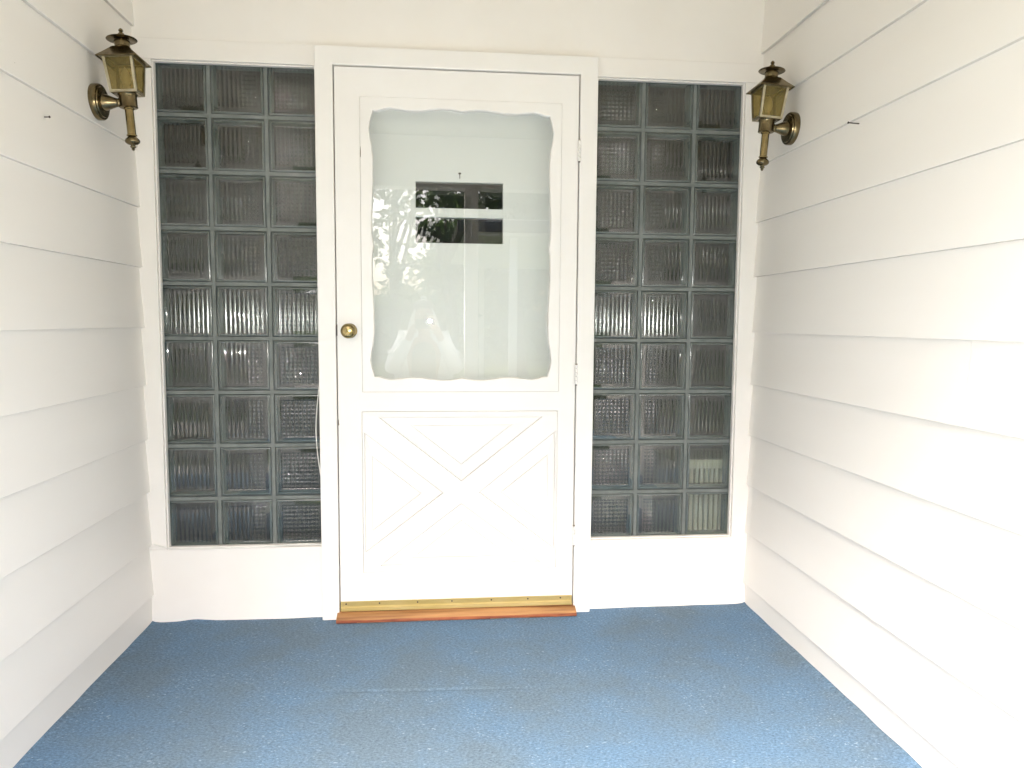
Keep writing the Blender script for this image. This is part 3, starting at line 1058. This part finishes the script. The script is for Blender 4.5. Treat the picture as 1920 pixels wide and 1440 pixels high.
    for l in range(nl):
        l2 = (l + 1) % nl
        for q in range(4):
            q2 = (q + 1) % 4
            fs.append((l * 4 + q, l * 4 + q2, l2 * 4 + q2, l2 * 4 + q))
    hr_ = fin(MB().add(rv, fs), 'hip_roof', 'brass', smooth=False)
    fin(MB().lathe([(0.0240, 0.160), (0.0245, 0.1655), (0.0215, 0.1690), (0.0220, 0.1760), (0.0235, 0.1820), (0.0220, 0.1870), (0.0150, 0.1905), (0.0080, 0.1940)], ax, (0, 0, 1), 28), 'roof_neck', 'brass', parent=hr_)
    fin(MB().lathe([(0.0070, 0.1925), (0.0430, 0.1900), (0.0442, 0.1908), (0.0430, 0.1925), (0.0250, 0.1985), (0.0110, 0.2030), (0.0075, 0.2035)], ax, (0, 0, 1), 36), 'smoke_bell', 'brass', parent=hr_)
    fin(MB().lathe([(0.0060, 0.2020), (0.0090, 0.2050), (0.0092, 0.2085), (0.0055, 0.2120), (0.0048, 0.2145), (0.0070, 0.2170), (0.0066, 0.2200), (0.0040, 0.2235), (0.0001, 0.2260)], ax, (0, 0, 1), 18), 'top_finial', 'brass', parent=hr_)
    return root


lantern((XL - 0.0030, -0.335, 1.803), 1, 'antique brass lantern with amber glass on the left wall')
lantern((XR + 0.0030, -0.301, 1.803), -1, 'antique brass lantern with amber glass on the right wall')


# ------------------------------------------------------------------ nails and cables
def nail(name, base, d, length, r, label, mat='dark_metal'):
    d = Vector(d).normalized()
    o = MB().lathe([(r, -0.012), (r, length - 0.0015), (r * 2.1, length - 0.001), (r * 2.1, length), (r * 1.2, length + 0.0006)], base, d, 10).build(name, mat, smooth=True)
    tag(o, label, 'nail', 'nails left in the siding')


nail('nail', (XL - 0.009, -0.636, 1.676), (1, -0.25, -0.02), 0.016, 0.0016, 'bent dark nail sticking out of the left siding wall')
nail('nail', (XR + 0.009, -0.700, 1.7165), (-1, -0.10, 0.02), 0.034, 0.0017, 'dark nail sticking out of the right siding wall')
nail('nail', (XL - 0.0075, -0.779, 1.770), (1, -0.1, 0), 0.004, 0.0014, 'tiny dark nail head in the left siding wall above the bent nail')

pts = []
for k in range(25):
    t = k / 24
    z = 0.945 - (0.945 - 0.492) * t
    x = -0.4515 - 0.020 * math.sin(math.pi * min(1, t * 1.02)) ** 0.9 + 0.001 * math.sin(9 * t)
    pts.append((x, -0.034 - 0.004 * math.sin(math.pi * t), z))
pts = [(-0.440, -0.022, 0.985)] + pts + [(-0.440, -0.024, 0.455)]
tag(MB().tube(pts, 0.0019, 8).build('cable', 'cable', smooth=True), 'thin white cable bowing out beside the door casing over the left glass blocks', 'cable')
pts = []
for k in range(41):
    t = k / 40
    x = -1.066 + (CX0 - 0.002 + 1.066) * t
    z = 0.2830 + (0.020 * (1 - min(1, t / 0.10)) if t < 0.1 else 0.0) + 0.0022 * noise.noise((x * 9, 0, 2)) + 0.0060 * max(0, t - 0.55) / 0.45 * math.exp(-((t - 0.83) / 0.16) ** 2) * 2
    pts.append((x, -0.0345, z))
tag(MB().tube(pts, 0.0024, 8).build('cable', 'cable', smooth=True), 'thin white cable lying along the sill under the left glass blocks', 'cable')

# ------------------------------------------------------------------ dim room behind the entry wall
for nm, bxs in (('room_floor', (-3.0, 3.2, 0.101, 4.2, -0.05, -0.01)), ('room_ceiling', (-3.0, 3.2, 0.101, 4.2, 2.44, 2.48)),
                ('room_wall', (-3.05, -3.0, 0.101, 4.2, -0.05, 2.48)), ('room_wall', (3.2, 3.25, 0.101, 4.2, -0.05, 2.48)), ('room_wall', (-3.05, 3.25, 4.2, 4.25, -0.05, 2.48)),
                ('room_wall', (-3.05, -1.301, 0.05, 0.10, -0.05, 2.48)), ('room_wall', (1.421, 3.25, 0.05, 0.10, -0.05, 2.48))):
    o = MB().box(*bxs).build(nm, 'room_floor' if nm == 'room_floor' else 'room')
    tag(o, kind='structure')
ch = thing('striped_crate', 'pale crate, its strips added as rib distortion, seen blurred through the lowest right glass blocks', 'crate', (1.13, 0.30, -0.01))
MB().box(0.975, 1.30, 0.140, 0.50, -0.01, 0.545).build('crate_body', 'crate_dark', ch, bevel=0.004)
for k in range(15):
    x_ = 0.980 + k * 0.0215
    MB().box(x_, x_ + 0.0150, 0.126, 0.1395, 0.0, 0.525).build('rib_stripe', 'cream', ch, bevel=0.002)  # strips added to imitate the stripes the block ribs bend into view
MB().box(0.970, 1.305, 0.118, 0.1395, 0.5255, 0.565).build('rail', 'cream', ch, bevel=0.003)

# ------------------------------------------------------------------ porch front: beam and post, seen mirrored in the door glass
bm_ = MB().box(-1.25, 1.38, -2.80, -2.665, 2.095, CEIL - 0.001).build('porch_beam', 'paint', bevel=0.004)
tag(bm_, 'white boxed beam across the open front of the porch', 'beam')
pp = thing('porch_post', 'white square post under the porch beam right of the photographer', 'post', (0.275, -2.735, -0.36))
MB().box(0.225, 0.325, -2.785, -2.685, -0.006, 2.0945).build('shaft', 'paint', pp, bevel=0.006)
MB().box(0.213, 0.337, -2.797, -2.673, -0.008, 0.09).build('plinth', 'paint', pp, bevel=0.004)

# open carport at the right, out in front
cp = thing('carport', 'open white carport with flat roof and dark gutter beyond the porch', 'carport', (2.4, -9, -0.36))
MB().box(0.42, 5.2, -11.5, -6.1, 2.16, 2.36).build('roof', 'paint', cp, bevel=0.01)
MB().box(0.33, 0.418, -11.5, -6.1, 2.20, 2.34).build('gutter', 'gutter', cp, bevel=0.01)
MB().box(0.42, 5.2, -6.098, -6.02, 2.20, 2.34).build('gutter', 'gutter', cp, bevel=0.01)
for x_, y_ in ((1.02, -6.3), (5.0, -6.3), (1.02, -11.3), (5.0, -11.3)):
    MB().box(x_ - 0.05, x_ + 0.05, y_ - 0.05, y_ + 0.05, -0.37, 2.1595).build('post', 'paint', cp, bevel=0.006)


# ------------------------------------------------------------------ trees
def tree(x, y, h, cr, seed, label, leaf='leaf', nleaf=5200, size=0.16, low=0.28):
    rs = np.random.default_rng(seed)
    root = thing('leafy_tree', label, 'tree', (x, y, -0.36), 'trees beyond the porch')
    tr = MB()
    top = Vector((x + rs.normal() * .3, y + rs.normal() * .3, -0.36 + h * 0.62))
    base = Vector((x, y, -0.42))
    mid = (base + top) / 2 + Vector((rs.normal() * .12, rs.normal() * .12, 0))
    tr.tube([base, base + Vector((0, 0, .25)), mid, top], [h * .034, h * .026, h * .019, h * .009], 9)
    clumps = []
    for k in range(9):
        t = 0.45 + 0.55 * rs.random()
        a = base.lerp(top, t)
        ang = rs.random() * 6.283
        rr = cr * (0.5 + 0.45 * rs.random())
        b = Vector((x + math.cos(ang) * rr, y + math.sin(ang) * rr, -0.36 + h * (low + 0.08 + (0.9 - low) * rs.random())))
        tr.tube([a, a.lerp(b, .5) + Vector((0, 0, .15)), b], [h * .010, h * .007, h * .003], 6)
        clumps.append(b)
    tr.build('trunk', 'bark', root, smooth=True)
    for k in range(16):
        th_, z_ = rs.random() * 6.283, rs.random()
        rr = cr * math.sqrt(rs.random()) * (1.05 - 0.55 * z_)
        clumps.append(Vector((x + math.cos(th_) * rr, y + math.sin(th_) * rr, -0.36 + h * (low + (1 - low) * z_))))
    cl = np.array([list(c) for c in clumps])
    idx = rs.integers(0, len(cl), nleaf)
    pos = cl[idx] + rs.normal(size=(nleaf, 3)) * np.array([cr * .22, cr * .22, cr * .17])
    n1 = rs.normal(size=(nleaf, 3))
    n1 /= np.linalg.norm(n1, axis=1)[:, None]
    n2 = np.cross(n1, rs.normal(size=(nleaf, 3)))
    n2 /= np.linalg.norm(n2, axis=1)[:, None]
    L = size * (0.6 + 0.8 * rs.random(nleaf))[:, None]
    q = np.stack([pos - n1 * L, pos - n2 * L * .45, pos + n1 * L, pos + n2 * L * .45], 1).reshape(-1, 3)
    me = bpy.data.meshes.new('crown')
    me.vertices.add(nleaf * 4)
    me.vertices.foreach_set('co', q.ravel())
    me.loops.add(nleaf * 4)
    me.loops.foreach_set('vertex_index', np.arange(nleaf * 4, dtype=np.int32))
    me.polygons.add(nleaf)
    me.polygons.foreach_set('loop_start', np.arange(0, nleaf * 4, 4, dtype=np.int32))
    me.update(calc_edges=True)
    link('crown', me, leaf, root)


tree(0.34, -11.0, 4.4, 0.42, 11, 'dense dark leafy tree mirrored beside the post in the door glass', 'leaf', 2600, 0.09, 0.34)
tree(-0.75, -13.5, 5.2, 0.95, 12, 'thin young tree with open crown against the white sky, mirrored in the door glass', 'leaf2', 1100, 0.10, 0.36)
tree(-4.6, -12.0, 5.6, 2.0, 13, 'leafy tree at the left edge of the garden', 'leaf', 5200)
tree(2.6, -17.5, 7.6, 2.6, 14, 'broad leafy tree behind the carport', 'leaf', 7500, 0.18)
tree(-5.6, -21.0, 7.6, 3.0, 15, 'tallest leafy tree at the back left of the garden', 'leaf2', 6000, 0.19)
tree(6.5, -15.0, 7.0, 2.6, 16, 'leafy tree to the right of the carport', 'leaf', 6000, 0.19)


def hedge(xa, xb, top, nl, seed, label, leaf):
    hd = thing('hedge', label, 'hedge', ((xa + xb) / 2, -25.5, -0.36))
    rs = np.random.default_rng(seed)
    xx = rs.uniform(xa, xb, nl)
    lim = top * (0.86 + 0.14 * np.sin(xx * 1.3 + seed) * np.sin(xx * 0.47))
    pos = np.stack([xx, rs.normal(-25.5, .55, nl), -0.36 + rs.random(nl) * lim], 1)
    n1 = rs.normal(size=(nl, 3)); n1 /= np.linalg.norm(n1, axis=1)[:, None]
    n2 = np.cross(n1, rs.normal(size=(nl, 3))); n2 /= np.linalg.norm(n2, axis=1)[:, None]
    L = .24 * (0.6 + 0.8 * rs.random(nl))[:, None]
    q = np.stack([pos - n1 * L, pos - n2 * L * .5, pos + n1 * L, pos + n2 * L * .5], 1).reshape(-1, 3)
    me = bpy.data.meshes.new('foliage')
    me.from_pydata([tuple(v) for v in q], [], [(4 * i, 4 * i + 1, 4 * i + 2, 4 * i + 3) for i in range(nl)])
    link('foliage', me, leaf, hd)


hedge(-2.6, 0.6, 2.9, 2600, 5, 'low green hedge at the far end of the lawn between two tall hedges', 'leaf2')
hedge(-24, -2.6, 6.4, 16000, 6, 'tall green hedge added on the left to screen the low sky', 'leaf')  # tall hedges added to cover the low sky mirrored in the blocks
hedge(0.6, 22, 6.4, 16000, 8, 'tall green hedge added on the right to screen the low sky', 'leaf')

# ------------------------------------------------------------------ the photographer, mirrored in the door glass
PX, PY, GZ = -0.075, -3.17, -0.335


def skin_mesh(name, mat, parent, joints, edges, radii, root=0, sub=2):
    me = bpy.data.meshes.new(name)
    me.from_pydata(joints, edges, [])
    o = bpy.data.objects.new(name, me)
    COL.objects.link(o)
    md = o.modifiers.new('skin', 'SKIN')
    md.use_smooth_shade = True
    for i, r in enumerate(radii):
        me.skin_vertices[0].data[i].radius = (r, r) if not isinstance(r, tuple) else r
        me.skin_vertices[0].data[i].use_root = (i == root)
    sb = o.modifiers.new('sub', 'SUBSURF')
    sb.levels = sb.render_levels = sub
    dg = bpy.context.evaluated_depsgraph_get()
    ne = bpy.data.meshes.new_from_object(o.evaluated_get(dg))
    bpy.data.objects.remove(o)
    ne.name = name
    return link(name, ne, mat, parent, smooth='all')


per = thing('person', 'person in a white hooded jacket holding up a phone, mirrored in the door glass', 'person', (PX, PY, GZ))
J, E_, RR = [], [], []


def jn(x, y, z, r, prev=None):
    J.append((PX + x, PY + y, z))
    RR.append(r)
    if prev is not None:
        E_.append((prev, len(J) - 1))
    return len(J) - 1


pel = jn(0, 0, 0.47, 0.125)
sp = jn(0, 0.0, 0.66, 0.115, pel)
chs = jn(0, 0.0, 0.86, 0.135, sp)
nk0 = jn(0, 0.01, 1.00, 0.065, chs)
nk = jn(0, 0.025, 1.065, 0.050, nk0)
hd0 = jn(0, 0.045, 1.125, 0.070, nk)
hd1 = jn(0, 0.040, 1.195, 0.082, hd0)
hd2 = jn(0, 0.030, 1.255, 0.062, hd1)
nose = jn(0, 0.135, 1.165, 0.012, hd1)
ear = [jn(s_ * 0.085, 0.030, 1.170, 0.012, hd1) for s_ in (-1, 1)]
hand_target = {-1: Vector((-0.142 - PX, -2.832 - PY, 1.090)), 1: Vector((0.008 - PX, -2.832 - PY, 1.085))}
for s_ in (-1, 1):
    sh = jn(s_ * 0.165, 0.0, 0.965, 0.062, chs)
    el = jn(s_ * 0.255, 0.060, 0.730, 0.046, sh)
    wv = hand_target[s_] + Vector((s_ * 0.035, -0.045, -0.065))
    wr = jn(wv.x, wv.y, wv.z, 0.028, el)
    pv = hand_target[s_] + Vector((s_ * 0.018, -0.012, -0.012))
    pm = jn(pv.x, pv.y, pv.z, (0.020, 0.034), wr)
    for f in range(4):
        a = Vector((pv.x - s_ * 0.002, pv.y + 0.018, pv.z + 0.022 - f * 0.018))
        b = a + Vector((-s_ * 0.020, 0.012, 0.004))
        c_ = b + Vector((-s_ * 0.018 * (1.1 if f in (1, 2) else 0.8), 0.002, 0.0))
        i1 = jn(a.x, a.y, a.z, 0.0085, pm)
        i2 = jn(b.x, b.y, b.z, 0.008, i1)
        jn(c_.x, c_.y, c_.z, 0.007, i2)
    t1 = jn(pv.x - s_ * 0.012, pv.y - 0.020, pv.z + 0.006, 0.010, pm)
    jn(pv.x - s_ * 0.036, pv.y - 0.018, pv.z + 0.012, 0.008, t1)
for s_ in (-1, 1):
    hp = jn(s_ * 0.090, 0, 0.42, 0.090, pel)
    kn = jn(s_ * 0.100, 0.02, 0.07, 0.060, hp)
    an = jn(s_ * 0.105, -0.01, -0.255, 0.040, kn)
    jn(s_ * 0.115, 0.12, -0.300, 0.034, an)
skin_mesh('body', 'skin', per, J, E_, RR, root=0)
# jacket: sleeves and open sides over a dark shirt
for s_ in (-1, 1):
    J, E_, RR = [], [], []
    a0 = jn(s_ * 0.105, -0.005, 0.50, (0.085, 0.150))
    a1 = jn(s_ * 0.105, -0.005, 0.70, (0.080, 0.140), a0)
    a2 = jn(s_ * 0.100, -0.005, 0.88, (0.085, 0.150), a1)
    sh = jn(s_ * 0.170, 0.0, 0.972, 0.083, a2)
    el = jn(s_ * 0.262, 0.060, 0.728, 0.068, sh)
    wv = hand_target[s_] + Vector((s_ * 0.042, -0.055, -0.082))
    jn(wv.x, wv.y, wv.z, 0.046, el)
    skin_mesh('jacket_side', 'jacket', per, J, E_, RR, root=2)
J, E_, RR = [], [], []
a0 = jn(0, 0.012, 0.46, 0.135)
a1 = jn(0, 0.012, 0.68, 0.130, a0)
a2 = jn(0, 0.012, 0.88, 0.142, a1)
jn(0, 0.012, 0.995, 0.080, a2)
skin_mesh('shirt', 'shirt', per, J, E_, RR, root=0)
J, E_, RR = [], [], []
pel = jn(0, 0, 0.47, 0.138)
for s_ in (-1, 1):
    hp = jn(s_ * 0.092, 0, 0.38, 0.104, pel)
    kn = jn(s_ * 0.102, 0.02, 0.07, 0.076, hp)
    jn(s_ * 0.107, -0.01, -0.245, 0.062, kn)
skin_mesh('trousers', 'trousers', per, J, E_, RR, root=0)
for s_ in (-1, 1):
    sh_ = MB().lathe([(0.0001, 0), (0.8, 0), (1.0, 0.25), (0.95, 0.5), (0.6, 0.9), (0.0001, 1.0)], seg=20)
    sh_.v = [(PX + s_ * 0.112 + x * 0.050, PY + 0.045 + y * 0.135, GZ + 0.001 + z * (0.085 - 0.025 * y)) for x, y, z in sh_.v]
    sh_.build('shoe', 'phone', per, smooth='all')
# pointed hood, open at the face
hv, hf = [], []
na, nb = 20, 14
for j in range(nb + 1):
    t = j / nb
    for i in range(na + 1):
        a = R(-205 + 230 * i / na)           # wraps round the back; open to +Y
        zz = 1.005 + 0.315 * t
        wdt = 0.132 * max(0.0, 1 - t ** 1.9) ** 0.8
        hv.append((PX + math.cos(a) * wdt, PY + 0.02 + math.sin(a) * wdt * 1.15 + 0.03 * t, zz + (0.02 * (1 - abs(math.cos(a))) if t > .8 else 0)))
for j in range(nb):
    for i in range(na):
        a = j * (na + 1) + i
        hf.append((a, a + 1, a + na + 2, a + na + 1))
ho = MB().add(hv, hf).build('hood', 'jacket', per, smooth='all')
sm = ho.modifiers.new('thickness', 'SOLIDIFY')
sm.thickness = 0.03
hr = MB().lathe([(0.0001, 0), (0.088, 0.0), (0.092, 0.045), (0.078, 0.085), (0.045, 0.108), (0.0001, 0.115)], (PX, PY + 0.018, 1.190), (0, -0.25, 1), 20)
hr.build('hair', 'hair', per, smooth='all')
for s_ in (-1, 1):
    MB().lathe([(0.0001, -0.009), (0.007, -0.005), (0.0095, 0.0), (0.007, 0.005), (0.0001, 0.009)], (PX + s_ * 0.032, PY + 0.118, 1.188), (0, 1, 0), 12).build('eye', 'cable', per, smooth='all')
MB().lathe([(0.0001, -0.006), (0.016, -0.002), (0.022, 0.0), (0.016, 0.002), (0.0001, 0.006)], (PX, PY + 0.116, 1.122), (0, 0.6, 1), 12).build('mouth', 'skin', per, smooth='all')

# phone, its lens where this picture was taken from
ph = thing('phone', 'black phone with its flash lit, held up by the person', 'phone', CAM + Vector((-0.055, -0.03, -0.06)))
MM = Matrix((rt, fw, up)).transposed().to_4x4()
MM.translation = CAM - fw * 0.016
MB().box(-0.125, 0.020, -0.0085, 0.0, -0.055, 0.018).xf(MM).build('phone_body', 'phone', ph, bevel=0.004, seg=3)
MB().lathe([(0.0070, -0.001), (0.0070, 0.0015), (0.0055, 0.0018), (0.0050, 0.0008), (0.0001, 0.0008)], (0, 0, 0), (0, 1, 0), 20).xf(MM).build('lens_ring', 'dark_metal', ph)
MAT['flash'] = emit_mat('phone_flash', (1.0, 0.97, 0.93), 6000.0)
MB().lathe([(0.0001, 0.0002), (0.0080, 0.0002), (0.0080, 0.0012), (0.0001, 0.0014)], (-0.0165, 0, 0.002), (0, 1, 0), 16).xf(MM).build('flash_lamp', 'flash', ph)
